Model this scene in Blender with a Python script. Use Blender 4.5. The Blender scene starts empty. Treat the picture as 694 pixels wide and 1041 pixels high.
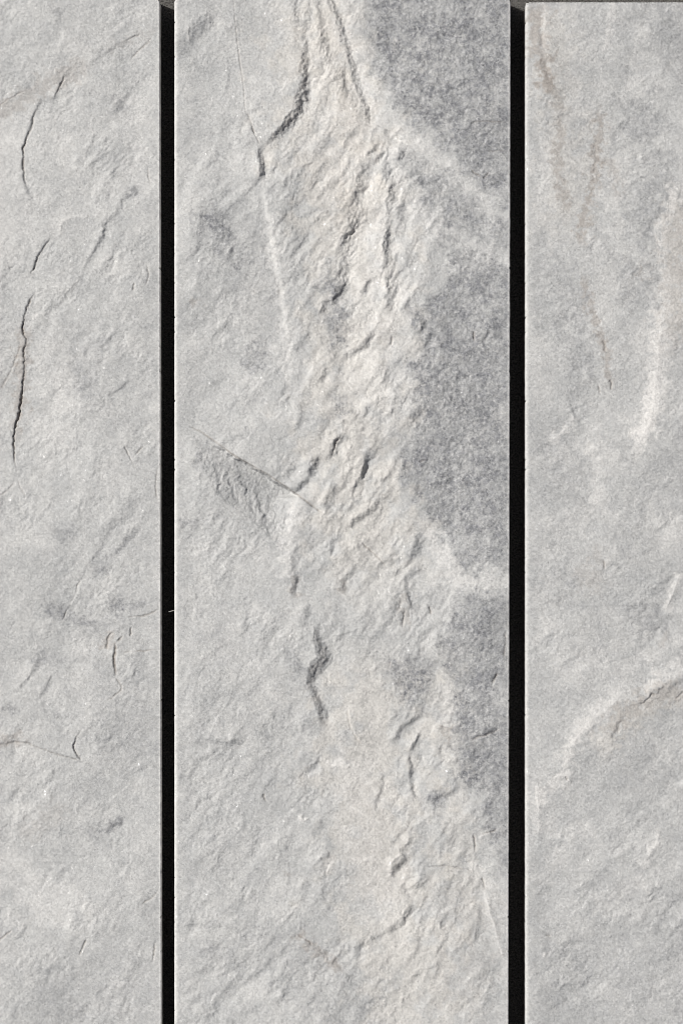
import bpy, math
import numpy as np
from mathutils import Vector

# ------------------------------------------------------------------ units
# The stones are laid out in millimetre-like "u" units: 1 u = 0.3 mm.
# Layout axes: x to the right, y towards the foot of the boards; world Y = -y.
U = 0.0003
W_U, H_U = 694.0, 1041.0            # extent of the visible field at stone-top level
THICK = 60.0                        # board thickness (about 18 mm)
CAM_D = 5500.0                      # camera height above the stone tops
SPACING = 0.8                       # mesh spacing inside the visible field

def world(x, y, z=0.0):
    return ((x - W_U / 2) * U, (H_U / 2 - y) * U, z * U)

# ------------------------------------------------------------------ camera, sky, sun, exposure
scene = bpy.context.scene
cam_data = bpy.data.cameras.new("camera")
cam = bpy.data.objects.new("camera", cam_data)
scene.collection.objects.link(cam)
cam.location = (0, 0, (THICK + CAM_D) * U)
cam_data.sensor_fit = 'VERTICAL'
cam_data.angle = 2 * math.atan(H_U / 2 / CAM_D)
cam_data.clip_start = 0.01
cam_data.clip_end = 50
scene.camera = cam
scene.cycles.use_denoising = True
scene.cycles.filter_width = 0.75
scene.cycles.max_bounces = 6

SUN_ELEV = math.radians(47)
SUN_DIR = Vector((-0.92 * math.cos(SUN_ELEV), 0.39 * math.cos(SUN_ELEV), math.sin(SUN_ELEV))).normalized()
wd = bpy.data.worlds.new("World")
scene.world = wd
wd.use_nodes = True
nt = wd.node_tree
for n in list(nt.nodes):
    nt.nodes.remove(n)
sky = nt.nodes.new('ShaderNodeTexSky')
sky.sky_type = 'NISHITA'
sky.sun_disc = False
sky.sun_elevation = SUN_ELEV
sky.sun_rotation = math.atan2(SUN_DIR.x, SUN_DIR.y)
sky.air_density = 0.5
sky.dust_density = 6.0
sky.ozone_density = 1.0
bg = nt.nodes.new('ShaderNodeBackground')
bg.inputs['Strength'].default_value = 0.05
wo = nt.nodes.new('ShaderNodeOutputWorld')
nt.links.new(sky.outputs[0], bg.inputs[0])
nt.links.new(bg.outputs[0], wo.inputs[0])

sun_data = bpy.data.lights.new("sun", 'SUN')
sun_data.energy = 3.6
sun_data.angle = math.radians(0.5)
sun_data.color = (1.0, 0.993, 0.968)
sun = bpy.data.objects.new("sun", sun_data)
scene.collection.objects.link(sun)
sun.rotation_euler = SUN_DIR.to_track_quat('Z', 'Y').to_euler()

vs = scene.view_settings
vs.view_transform = 'Standard'
vs.look = 'None'
vs.gamma = 1.0
vs.use_curve_mapping = False
vs.exposure = -0.18

# ------------------------------------------------------------------ numpy noise tools
_rng = np.random.default_rng(7)
_perm = _rng.permutation(512).astype(np.int32)
_perm = np.concatenate([_perm, _perm, _perm])
_ang = _rng.uniform(0, 2 * np.pi, 512)
_gx, _gy = np.cos(_ang).astype(np.float32), np.sin(_ang).astype(np.float32)

def perlin(x, y, seed=0):
    xi = np.floor(x).astype(np.int32); yi = np.floor(y).astype(np.int32)
    fx = (x - xi).astype(np.float32); fy = (y - yi).astype(np.float32)
    u = fx * fx * fx * (fx * (fx * 6 - 15) + 10)
    v = fy * fy * fy * (fy * (fy * 6 - 15) + 10)
    a0 = _perm[(xi + seed * 37) & 511]; a1 = _perm[(xi + 1 + seed * 37) & 511]
    y0 = (yi + seed * 91) & 511; y1 = (yi + 1 + seed * 91) & 511
    def g(h, dx, dy):
        return _gx[h] * dx + _gy[h] * dy
    n00 = g(_perm[a0 + y0], fx, fy);         n10 = g(_perm[a1 + y0], fx - 1, fy)
    n01 = g(_perm[a0 + y1], fx, fy - 1);     n11 = g(_perm[a1 + y1], fx - 1, fy - 1)
    a = n00 + u * (n10 - n00)
    b = n01 + u * (n11 - n01)
    return (a + v * (b - a)) * 1.5

def rot(X, Y, deg, stretch):
    """coordinates stretched along the direction deg (counter-clockwise from +x, y down)"""
    a = math.radians(deg)
    c, s = math.cos(a), math.sin(a)
    p = X * c - Y * s           # along
    q = X * s + Y * c           # across
    return p / stretch, q

def fbm(X, Y, scale, octaves=3, gain=0.5, seed=0):
    out = 0; amp = 1.0; f = 1.0 / scale
    for o in range(octaves):
        out = out + amp * perlin(X * f + 17.3 * o, Y * f - 9.1 * o, seed + o * 5)
        amp *= gain; f *= 2.03
    return out

def smooth(a, b, x):
    t = np.clip((x - a) / (b - a), 0, 1)
    return t * t * (3 - 2 * t)

def spline(pts, step=2.0):
    """Catmull-Rom through the points, resampled"""
    P = np.array(pts, float)
    if len(P) == 2:
        n = max(2, int(np.hypot(*(P[1] - P[0])) / step))
        return P[0] + (P[1] - P[0]) * np.linspace(0, 1, n + 1)[:, None]
    Q = np.vstack([2 * P[0] - P[1], P, 2 * P[-1] - P[-2]])
    out = []
    for i in range(1, len(Q) - 2):
        p0, p1, p2, p3 = Q[i - 1:i + 3]
        n = max(2, int(np.hypot(*(p2 - p1)) / step))
        for t in np.linspace(0, 1, n, endpoint=False):
            out.append(0.5 * (2 * p1 + (p2 - p0) * t + (2 * p0 - 5 * p1 + 4 * p2 - p3) * t * t
                              + (3 * p1 - p0 - 3 * p2 + p3) * t ** 3))
    out.append(P[-1])
    return np.array(out)

def line_field(X, Y, P):
    """unsigned distance, signed side (+ = right of travel in y-down frame) and 0..1 along"""
    best = np.full(X.shape, 1e9, np.float32)
    side = np.zeros(X.shape, np.float32)
    along = np.zeros(X.shape, np.float32)
    seg = P[1:] - P[:-1]
    L = np.hypot(seg[:, 0], seg[:, 1]) + 1e-6
    cum = np.concatenate([[0], np.cumsum(L)])
    for i in range(len(seg)):
        dx = X - P[i, 0]; dy = Y - P[i, 1]
        t = np.clip((dx * seg[i, 0] + dy * seg[i, 1]) / (L[i] ** 2), 0, 1)
        ex = dx - t * seg[i, 0]; ey = dy - t * seg[i, 1]
        d = ex * ex + ey * ey
        m = d < best
        best = np.where(m, d, best)
        cr = seg[i, 0] * dy - seg[i, 1] * dx
        side = np.where(m, np.sign(cr), side)
        along = np.where(m, (cum[i] + t * L[i]) / cum[-1], along)
    return np.sqrt(best), side, along

class Face:
    """height and colour fields of one board face, sampled on a grid"""
    def __init__(self, X, Y):
        self.X, self.Y = X.astype(np.float32), Y.astype(np.float32)
        self.z = np.zeros(X.shape, np.float32)
        self.grey = np.zeros(X.shape, np.float32)
        self.warm = np.zeros(X.shape, np.float32)
        self.white = np.zeros(X.shape, np.float32)
        self.cream = np.zeros(X.shape, np.float32)
        self.dirt = np.zeros(X.shape, np.float32)
        self.wx = fbm(self.X, self.Y, 13, 3, .55, 60)
        self.wy = fbm(self.X, self.Y, 13, 3, .55, 61)
        self.wx2 = fbm(self.X, self.Y, 4.5, 2, .6, 64)
        self.wy2 = fbm(self.X, self.Y, 4.5, 2, .6, 65)
        p, q = rot(self.X + 2 * self.wx, self.Y + 2 * self.wy, 66, 2.4)
        self.streak = fbm(p, q, 2.8, 2, .6, 68)

    def win(self, pts, pad):
        P = np.array(pts, float)
        xc = self.X.mean(0); yc = self.Y.mean(1)
        ix = np.where((xc > P[:, 0].min() - pad) & (xc < P[:, 0].max() + pad))[0]
        iy = np.where((yc > P[:, 1].min() - pad) & (yc < P[:, 1].max() + pad))[0]
        if len(ix) == 0 or len(iy) == 0:
            return None
        return (slice(iy[0], iy[-1] + 1), slice(ix[0], ix[-1] + 1))

    def coords(self, w, warp, fine=0.0):
        X = self.X[w] + self.wx[w] * warp + self.wx2[w] * fine
        Y = self.Y[w] + self.wy[w] * warp + self.wy2[w] * fine
        return X, Y

    def ledge(self, pts, h, face=4., hi=14., lo=14., low=(.8, .6), warp=1.3, fine=.7, t0=.2, t1=.2, rim=0., prof=None, sharp=False):
        crisp = abs(h) >= 2.3
        face = max(face, abs(h) / .6)
        pad = max(hi, lo) * 3 + 6
        w = self.win(pts, pad)
        if w is None: return
        P = np.array(pts, float) if sharp else spline(pts)
        X, Y = self.coords(w, warp, fine * .55)
        d, s, a = line_field(X, Y, P)
        if prof is not None:
            pr = np.interp(a, np.linspace(0, 1, len(prof)), prof).astype(np.float32)
            h = h * pr; face = face * (.15 + .85 * pr)
        v = P[-1] - P[0]
        if v[0] * low[1] - v[1] * low[0] < 0:
            s = -s
        sd = d * s
        fall = np.where(sd < 0, np.exp(-d / hi), np.exp(-d / lo))
        T = smooth(0, max(t0, 1e-3), a) * smooth(0, max(t1, 1e-3), 1 - a)
        endd = smooth(1.0, 0.0, d / (pad))
        k = .75
        sd = sd + .05 * face * self.wx2[w]
        self.z[w] += np.minimum(.028 * face + .05, .3) * np.exp(-(sd / (face * .8)) ** 2) * T * self.streak[w]
        if crisp:
            tt = np.clip(sd / (face * .55), -1, 1)
            shape = tt * (1 - .12 * np.abs(tt)) / .88
        else:
            shape = np.tanh(sd / (face * .62))
        self.z[w] += -0.5 * k * h * shape * fall * T * endd * 1.6
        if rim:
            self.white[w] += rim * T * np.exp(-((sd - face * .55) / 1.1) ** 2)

    def crack(self, pts, depth, width=.9, warp=1.0, fine=.6, t0=.25, t1=.25, dirt=.5, brk=.35):
        w = self.win(pts, width * 4 + 4)
        if w is None: return
        P = spline(pts)
        X, Y = self.coords(w, warp, fine)
        d, s, a = line_field(X, Y, P)
        T = smooth(0, max(t0, 1e-3), a) * smooth(0, max(t1, 1e-3), 1 - a)
        T = T * (1 - brk + brk * np.clip(self.wx[w] * 1.6 + .6, 0, 1.2))
        wid = width * (.55 + .45 * T)
        g = np.exp(-(d / wid) ** 2) * T
        self.z[w] -= .7 * depth * g
        self.dirt[w] = np.maximum(self.dirt[w], dirt * np.exp(-(d / (wid * 1.1)) ** 2) * T)

    def ridge(self, pts, h, wl=3., wr=3., warp=1.5, fine=.6, t0=.25, t1=.25, white=0.):
        w = self.win(pts, max(wl, wr) * 4 + 4)
        if w is None: return
        P = spline(pts)
        X, Y = self.coords(w, warp, fine)
        d, s, a = line_field(X, Y, P)
        T = smooth(0, max(t0, 1e-3), a) * smooth(0, max(t1, 1e-3), 1 - a)
        wd_ = np.where(s > 0, wr, wl)
        g = np.exp(-d / wd_) * T
        self.z[w] += h * g
        if white:
            self.white[w] += white * np.exp(-(d / 2.) ** 2) * T

    def stain(self, name, pts, r, amount, warp=6., rag=.8, t0=.15, t1=.15, rscale=7.):
        """a soft ragged band of colour along a line"""
        w = self.win(pts, r * 3 + 10)
        if w is None: return
        P = spline(pts, 4)
        X, Y = self.coords(w, warp, 1.5)
        d, s, a = line_field(X, Y, P)
        T = smooth(0, max(t0, 1e-3), a) * smooth(0, max(t1, 1e-3), 1 - a)
        n = fbm(self.X[w], self.Y[w], rscale, 3, .6, 77)
        f = getattr(self, name)
        f[w] += amount * smooth(1.25, 0.2, d / r + rag * n) * T

    def poly_sd(self, w, pts, warp, fine):
        X, Y = self.coords(w, warp, fine)
        P = np.array(pts, float)
        n = len(P)
        d = np.full(X.shape, 1e9, np.float32)
        inside = np.zeros(X.shape, bool)
        for i in range(n):
            a = P[i]; b = P[(i + 1) % n]
            e = b - a
            dx = X - a[0]; dy = Y - a[1]
            t = np.clip((dx * e[0] + dy * e[1]) / (e @ e + 1e-9), 0, 1)
            d = np.minimum(d, (dx - t * e[0]) ** 2 + (dy - t * e[1]) ** 2)
            c = (a[1] > Y) != (b[1] > Y)
            with np.errstate(divide='ignore', invalid='ignore'):
                xi = a[0] + (Y - a[1]) * e[0] / (e[1] if abs(e[1]) > 1e-9 else 1e-9)
            inside ^= c & (X < xi)
        d = np.sqrt(d)
        return np.where(inside, d, -d)

    def patch(self, name, pts, amount, soft=6., rag=6., warp=6., mode='max', rscale=9.):
        w = self.win(pts, soft * 2 + rag * 2 + 12)
        if w is None: return
        sd = self.poly_sd(w, pts, warp, 2.)
        sd = sd + rag * fbm(self.X[w], self.Y[w], rscale, 3, .6, 83)
        m = smooth(-soft, soft, sd) * amount
        f = getattr(self, name)
        if mode == 'max':
            f[w] = np.maximum(f[w], m)
        elif mode == 'add':
            f[w] += m
        else:
            f[w] *= (1 - m)

    def blob(self, name, x, y, rx, ry, amount, deg=0., rag=.5):
        R = max(rx, ry)
        w = self.win([(x, y)], R * 2.2 + 4)
        if w is None: return
        X, Y = self.coords(w, 3., 1.5)
        a = math.radians(deg); c, s = math.cos(a), math.sin(a)
        dx, dy = X - x, Y - y
        p = (dx * c - dy * s) / rx; q = (dx * s + dy * c) / ry
        r = np.sqrt(p * p + q * q) + rag * fbm(self.X[w], self.Y[w], 6, 3, .6, 88)
        f = getattr(self, name)
        f[w] += amount * smooth(1.3, .2, r)

    def tilt(self, pts, dz, axis, soft=5., warp=2.):
        """lower the inside of a polygon progressively along axis (unit-ish vector)"""
        w = self.win(pts, soft * 2 + 8)
        if w is None: return
        sd = self.poly_sd(w, pts, warp, .8)
        m = smooth(-soft * .3, soft, sd)
        P = np.array(pts, float); A = np.array(axis, float); A /= np.hypot(*A)
        pr = P @ A
        t = ((self.X[w] * A[0] + self.Y[w] * A[1]) - pr.min()) / (pr.max() - pr.min())
        self.z[w] -= dz * np.clip(t, 0, 1) * m

def base_relief(F, rough, grain, deg=52, seed=0, big=1.0):
    """rough, grain: arrays or floats that scale the split relief and the sugar grain"""
    X, Y = F.X, F.Y
    lx, ly = .92, .39
    n0 = fbm(X, Y, 170, 2, .5, 11 + seed)
    Xw = X + 9 * fbm(X, Y, 45, 2, .5, 21 + seed); Yw = Y + 9 * fbm(X, Y, 45, 2, .5, 22 + seed)
    p, q = rot(Xw, Yw, deg, 1.9)
    n1 = fbm(p, q, 38, 2, .5, 31 + seed)
    # steepen the faces that look away from the light, as split stone does
    p, q = rot(Xw - 3.5 * n1 * lx, Yw - 3.5 * n1 * ly, deg, 2.1)
    n2 = fbm(p, q, 15, 2, .55, 36 + seed)
    p, q = rot(X + 2.0 * F.wx - 2.2 * n2 * lx, Y + 2.0 * F.wy - 2.2 * n2 * ly, deg, 1.7)
    n3 = fbm(p, q, 6.2, 2, .55, 41 + seed)
    # billowed noise: rounded chips that meet in sharp creases
    p, q = rot(X + 3 * F.wx, Y + 3 * F.wy, deg, 1.8)
    b2 = np.abs(fbm(p, q, 13, 2, .5, 55 + seed)) * 1.6
    p, q = rot(X + 1.5 * F.wx, Y + 1.5 * F.wy, deg - 12, 1.5)
    b3 = np.abs(fbm(p, q, 6.0, 2, .55, 57 + seed)) * 1.4
    b4 = np.abs(perlin(X / 3.3 + .2 * F.wx2, Y / 3.3 + .2 * F.wy2, 59 + seed)) * 1.4
    n4 = perlin(X / 2.7, Y / 2.7, 46 + seed)
    n5 = perlin(X / 1.6 + .3, Y / 1.6, 47 + seed)
    patchy = .35 + 1.1 * smooth(-.35, .5, fbm(X, Y, 48, 2, .6, 52 + seed))
    F.z += big * 4.0 * n0 + rough * (2.2 * n1 + 0.85 * n2 * patchy) + (.3 + .7 * rough) * patchy * (.20 * n3 + .50 * b2 + .32 * b3) \
        + grain * (.13 * n4 + .09 * n5 + .16 * b4)
    return n1, n2

# ------------------------------------------------------------------ materials
def nodes(mat):
    mat.use_nodes = True
    t = mat.node_tree
    b = t.nodes.get('Principled BSDF')
    return t, b

def stone_material():
    mat = bpy.data.materials.new("split_marble")
    t, b = nodes(mat)
    N, L = t.nodes, t.links
    tc = N.new('ShaderNodeTexCoord')
    mp = N.new('ShaderNodeMapping')
    s = 1.0 / U
    mp.inputs['Scale'].default_value = (s, s, s)
    L.new(tc.outputs['Object'], mp.inputs['Vector'])
    def attr(n):
        a = N.new('ShaderNodeAttribute'); a.attribute_name = n
        return a.outputs['Fac']
    def noise(scale, detail=3, rough=.6):
        n = N.new('ShaderNodeTexNoise')
        n.inputs['Scale'].default_value = scale
        n.inputs['Detail'].default_value = detail
        n.inputs['Roughness'].default_value = rough
        L.new(mp.outputs[0], n.inputs['Vector'])
        return n.outputs['Fac']
    def math_(op, a, bb=None, clamp=False):
        m = N.new('ShaderNodeMath'); m.operation = op; m.use_clamp = clamp
        for i, v in enumerate((a, bb)):
            if v is None: continue
            if isinstance(v, (int, float)): m.inputs[i].default_value = v
            else: L.new(v, m.inputs[i])
        return m.outputs[0]
    def mix(f, a, c):
        m = N.new('ShaderNodeMix'); m.data_type = 'RGBA'
        if isinstance(f, (int, float)): m.inputs['Factor'].default_value = f
        else: L.new(f, m.inputs['Factor'])
        for k, v in (('A', a), ('B', c)):
            sock = [i for i in m.inputs if i.name == k and i.type == 'RGBA'][0]
            if isinstance(v, tuple): sock.default_value = (*v, 1)
            else: L.new(v, sock)
        return [o for o in m.outputs if o.type == 'RGBA'][0]
    cloud = noise(1 / 55, 4, .6)
    speck = noise(1 / 1.9, 2, .7)
    speck2 = noise(1 / 5.0, 4, .72)
    mr = N.new('ShaderNodeMapRange')
    mr.inputs['From Min'].default_value = .40; mr.inputs['From Max'].default_value = .60
    L.new(speck2, mr.inputs['Value'])
    fleck = mr.outputs[0]
    mr0 = N.new('ShaderNodeMapRange')
    mr0.inputs['From Min'].default_value = .3; mr0.inputs['From Max'].default_value = .7
    L.new(cloud, mr0.inputs['Value'])
    cloudr = mr0.outputs[0]
    base = mix(cloudr, (.528, .532, .522), (.65, .646, .626))
    cloud2 = noise(1 / 20, 4, .65)
    mr2 = N.new('ShaderNodeMapRange')
    mr2.inputs['From Min'].default_value = .42; mr2.inputs['From Max'].default_value = .68
    mr2.inputs['To Max'].default_value = .6
    L.new(cloud2, mr2.inputs['Value'])
    base = mix(mr2.outputs[0], base, (.466, .472, .470))
    base = mix(math_('MULTIPLY', attr('cream'), 1.0, True), base, (.675, .648, .60))
    base = mix(math_('MULTIPLY', attr('white'), 1.0, True), base, (.79, .775, .745))
    g = math_('MULTIPLY', attr('grey'), math_('ADD', math_('MULTIPLY', fleck, .62), .5), True)
    base = mix(g, base, (.262, .266, .277))
    wv = math_('MULTIPLY', attr('warm'), math_('ADD', math_('MULTIPLY', speck2, 1.0), .5), True)
    base = mix(wv, base, (.405, .375, .345))
    base = mix(math_('MULTIPLY', attr('dirt'), .75, True), base, (.19, .148, .112))
    # crystal-to-crystal variation of the stone itself: cells with crisp borders
    def cells(scale):
        v = N.new('ShaderNodeTexVoronoi'); v.inputs['Scale'].default_value = scale
        L.new(mp.outputs[0], v.inputs['Vector'])
        sp = N.new('ShaderNodeSeparateColor'); L.new(v.outputs['Color'], sp.inputs[0])
        return sp.outputs[0]
    c1, c2 = cells(1 / 2.1), cells(1 / 4.4)
    cell = math_('ADD', math_('MULTIPLY', c1, .6), math_('MULTIPLY', c2, .4))
    amt = math_('ADD', math_('MULTIPLY', attr('grey'), .34), .20)
    cellv = math_('ADD', 1.0, math_('MULTIPLY', math_('SUBTRACT', cell, .5), amt))
    hsv = N.new('ShaderNodeHueSaturation')
    L.new(base, hsv.inputs['Color'])
    L.new(math_('MULTIPLY', cellv, math_('ADD', math_('MULTIPLY', math_('ADD', math_('MULTIPLY', speck, .5), math_('MULTIPLY', speck2, .5)), .50), .75)), hsv.inputs['Value'])
    b.inputs['Subsurface Weight'].default_value = 0.0
    b.inputs['Subsurface Radius'].default_value = (1.0, .8, .62)
    b.inputs['Subsurface Scale'].default_value = 1.4 * U
    L.new(hsv.outputs[0], b.inputs['Base Color'])
    # sugary calcite crystals: every grain carries its own facet
    vo = N.new('ShaderNodeTexVoronoi')
    vo.inputs['Scale'].default_value = 1 / 1.7
    L.new(mp.outputs[0], vo.inputs['Vector'])
    vm = N.new('ShaderNodeVectorMath'); vm.operation = 'SUBTRACT'
    L.new(vo.outputs['Color'], vm.inputs[0]); vm.inputs[1].default_value = (.5, .5, .5)
    vsx = N.new('ShaderNodeVectorMath'); vsx.operation = 'SCALE'
    L.new(vm.outputs[0], vsx.inputs[0]); vsx.inputs['Scale'].default_value = .22
    geo = N.new('ShaderNodeNewGeometry')
    va = N.new('ShaderNodeVectorMath'); va.operation = 'ADD'
    L.new(geo.outputs['Normal'], va.inputs[0]); L.new(vsx.outputs[0], va.inputs[1])
    vn = N.new('ShaderNodeVectorMath'); vn.operation = 'NORMALIZE'
    L.new(va.outputs[0], vn.inputs[0])
    bp = N.new('ShaderNodeBump')
    bp.inputs['Strength'].default_value = .5
    bp.inputs['Distance'].default_value = .45 * U
    L.new(noise(1 / 1.5, 3, .6), bp.inputs['Height'])
    L.new(vn.outputs[0], bp.inputs['Normal'])
    L.new(bp.outputs[0], b.inputs['Normal'])
    sep = N.new('ShaderNodeSeparateColor')
    L.new(vo.outputs['Color'], sep.inputs[0])
    shiny = math_('GREATER_THAN', sep.outputs[1], .975)
    L.new(math_('SUBTRACT', .62, math_('MULTIPLY', shiny, .36)), b.inputs['Roughness'])
    b.inputs['Specular IOR Level'].default_value = .35
    return mat

def backing_material():
    mat = bpy.data.materials.new("charcoal_felt")
    t, b = nodes(mat)
    N, L = t.nodes, t.links
    tc = N.new('ShaderNodeTexCoord')
    n = N.new('ShaderNodeTexNoise')
    n.inputs['Scale'].default_value = 1 / (2.0 * U)
    n.inputs['Detail'].default_value = 3
    n.inputs['Roughness'].default_value = .75
    L.new(tc.outputs['Object'], n.inputs['Vector'])
    cr = N.new('ShaderNodeValToRGB')
    cr.color_ramp.elements[0].position = .36
    cr.color_ramp.elements[0].color = (.05, .048, .045, 1)
    cr.color_ramp.elements[1].position = .72
    cr.color_ramp.elements[1].color = (.24, .23, .215, 1)
    L.new(n.outputs['Fac'], cr.inputs[0])
    L.new(cr.outputs[0], b.inputs['Base Color'])
    bp = N.new('ShaderNodeBump')
    bp.inputs['Strength'].default_value = .8
    bp.inputs['Distance'].default_value = 1.0 * U
    L.new(n.outputs['Fac'], bp.inputs['Height'])
    L.new(bp.outputs[0], b.inputs['Normal'])
    b.inputs['Roughness'].default_value = .95
    b.inputs['Specular IOR Level'].default_value = .15
    return mat

STONE = stone_material()
BACKING = backing_material()

# ------------------------------------------------------------------ the dark backing
def make_backing():
    xs = np.linspace(-700, 1400, 22); ys = np.linspace(-700, 1900, 27)
    v = [world(x, y, 0) for y in ys for x in xs]
    nx = len(xs)
    f = [(j * nx + i, (j + 1) * nx + i, (j + 1) * nx + i + 1, j * nx + i + 1)
         for j in range(len(ys) - 1) for i in range(nx - 1)]
    me = bpy.data.meshes.new("backing_surface")
    me.from_pydata(v, [], f)
    me.materials.append(BACKING)
    o = bpy.data.objects.new("backing_surface", me)
    o["kind"] = "structure"
    scene.collection.objects.link(o)
make_backing()

# ------------------------------------------------------------------ boards
def graded(a, b, lo, hi, fine, coarse=6.0):
    """sample positions from a to b, fine inside lo..hi and growing outside"""
    lo, hi = max(a, lo), min(b, hi)
    n = max(2, int(round((hi - lo) / fine)))
    mid = list(np.linspace(lo, hi, n + 1))
    def run(start, end):
        out = []; s = fine; p = start; sg = 1 if end > start else -1
        while (end - p) * sg > s * 1.6:
            p += sg * s; out.append(p); s = min(coarse, s * 1.12)
        if abs(end - (out[-1] if out else start)) > 1e-6:
            out.append(end)
        return out
    left = run(lo, a)[::-1] if a < lo else []
    right = run(hi, b) if b > hi else []
    return np.array(left + mid + right)

def board(name, left, right, top, bottom, shape_fn, label, chl=1.3, chr_=.7, ew=.75):
    """left/right: functions of y giving the sawn edges (arrays)"""
    ys = graded(top, bottom, -8, H_U + 14, SPACING)
    xl0, xr0 = float(left(np.array([0.]))[0]), float(right(np.array([0.]))[0])
    xs = graded(xl0, xr0, -14, W_U + 14, SPACING)
    u = (xs - xl0) / (xr0 - xl0)
    CH = 1.7                                     # chamfer of the sawn edges
    l = left(ys) + chl; r = right(ys) - chr_
    # small nibbles along the arris
    l = l + .12 * perlin(ys / 9, ys * 0 + 3.3, 3) + .12 * perlin(ys / 3, ys * 0 + 1.3, 4)
    r = r + .12 * perlin(ys / 9, ys * 0 + 7.7, 5) + .12 * perlin(ys / 3, ys * 0 + 2.3, 6)
    l = l + np.maximum(0, perlin(ys / 5, ys * 0 + 8.1, 7) - .45) * 3.0
    r = r - np.maximum(0, perlin(ys / 5, ys * 0 + 5.9, 8) - .45) * 3.0
    X = l[:, None] + (r - l)[:, None] * u[None, :]
    Y = np.repeat((ys + 0.)[:, None], len(xs), 1)
    # inset the top and bottom rows for the end chamfer
    Y[0, :] += CH * .8; Y[-1, :] -= CH * .8
    # clipped corners
    k = 5.0
    for cx, cy, sx in ((0, 0, 1), (-1, 0, -1)):
        ex = X[0, cx]
        dd = np.abs(X - ex) + np.abs(Y - top)
        m = np.clip(1 - dd / k, 0, 1)
        Y += m * 1.8; X += sx * m * 1.2
    F = Face(X, Y)
    shape_fn(F)
    # relief is sawn off at the long edges, so it calms down there
    de = np.minimum(X - l[:, None], r[:, None] - X)
    F.z *= .45 + .55 * smooth(0, 26, de)
    F.z -= .35 * np.exp(-((X - l[:, None]) / 1.4) ** 2)
    edge = np.exp(-(de / 1.5) ** 2)
    F.white = F.white + ew * edge
    F.grey *= 1 - .6 * edge
    ny, nx = X.shape
    Z = F.z + THICK
    cx, cy = world((xl0 + xr0) / 2, (top + bottom) / 2)[:2]
    def to_local(x, y, z):
        return np.stack([(x - W_U / 2) * U - cx, (H_U / 2 - y) * U - cy, z * U], -1)
    V = [to_local(X, Y, Z).reshape(-1, 3)]
    idx = np.arange(ny * nx).reshape(ny, nx)
    quads = [np.stack([idx[:-1, :-1], idx[1:, :-1], idx[1:, 1:], idx[:-1, 1:]], -1).reshape(-1, 4)]
    # boundary loop, counter-clockwise seen from above
    loop = np.concatenate([idx[:-1, 0], idx[-1, :-1], idx[:0:-1, -1], idx[0, :0:-1]])
    lx, ly, lz = X.ravel()[loop], Y.ravel()[loop], Z.ravel()[loop]
    a1 = ny - 1; b1 = a1 + nx - 1; c1 = b1 + ny - 1
    ox = np.zeros_like(lx); oy = np.zeros_like(lx)
    ox[:a1 + 1] -= chl; oy[a1:b1 + 1] += CH * .8; ox[b1:c1 + 1] += chr_; oy[c1:] -= CH * .8; oy[0] -= CH * .8
    n0 = ny * nx; m = len(loop)
    cols = {k_: [getattr(F, k_).ravel()] for k_ in ('grey', 'warm', 'white', 'cream', 'dirt')}
    prev = loop
    for frac, zf in ((.55, lambda z: z - CH * .25), (1., lambda z: z - CH * 1.1),
                     (1., lambda z: z * 0 + THICK * .72), (1., lambda z: z * 0)):
        V.append(to_local(lx + ox * frac, ly + oy * frac, zf(lz)))
        ring = n0 + np.arange(m); n0 += m
        quads.append(np.stack([prev, ring, np.roll(ring, -1), np.roll(prev, -1)], -1)[:, ::1])
        for k_ in cols:
            cols[k_].append(getattr(F, k_).ravel()[loop] * (0.6 if k_ == 'white' else 1.))
        prev = ring
    V = np.concatenate(V).astype(np.float32)
    Q = np.concatenate(quads).astype(np.int32)
    me = bpy.data.meshes.new(name)
    nq = len(Q)
    me.vertices.add(len(V)); me.vertices.foreach_set('co', V.ravel())
    me.loops.add(nq * 4 + m); me.polygons.add(nq + 1)
    me.loops.foreach_set('vertex_index', np.concatenate([Q.ravel(), prev[::-1].astype(np.int32)]))
    ls = np.concatenate([np.arange(nq) * 4, [nq * 4]]).astype(np.int32)
    me.polygons.foreach_set('loop_start', ls)
    me.polygons.foreach_set('use_smooth', np.concatenate([np.ones(nq, bool), [False]]))
    me.update(calc_edges=True)
    for k_, parts in cols.items():
        at = me.attributes.new(k_, 'FLOAT', 'POINT')
        at.data.foreach_set('value', np.clip(np.concatenate(parts), 0, 1.5).astype(np.float32))
    me.materials.append(STONE)
    o = bpy.data.objects.new(name, me)
    o.location = (cx, cy, 0)
    o["label"] = label
    o["category"] = "stone slab"
    o["group"] = "split marble boards laid side by side"
    scene.collection.objects.link(o)
    return o

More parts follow.
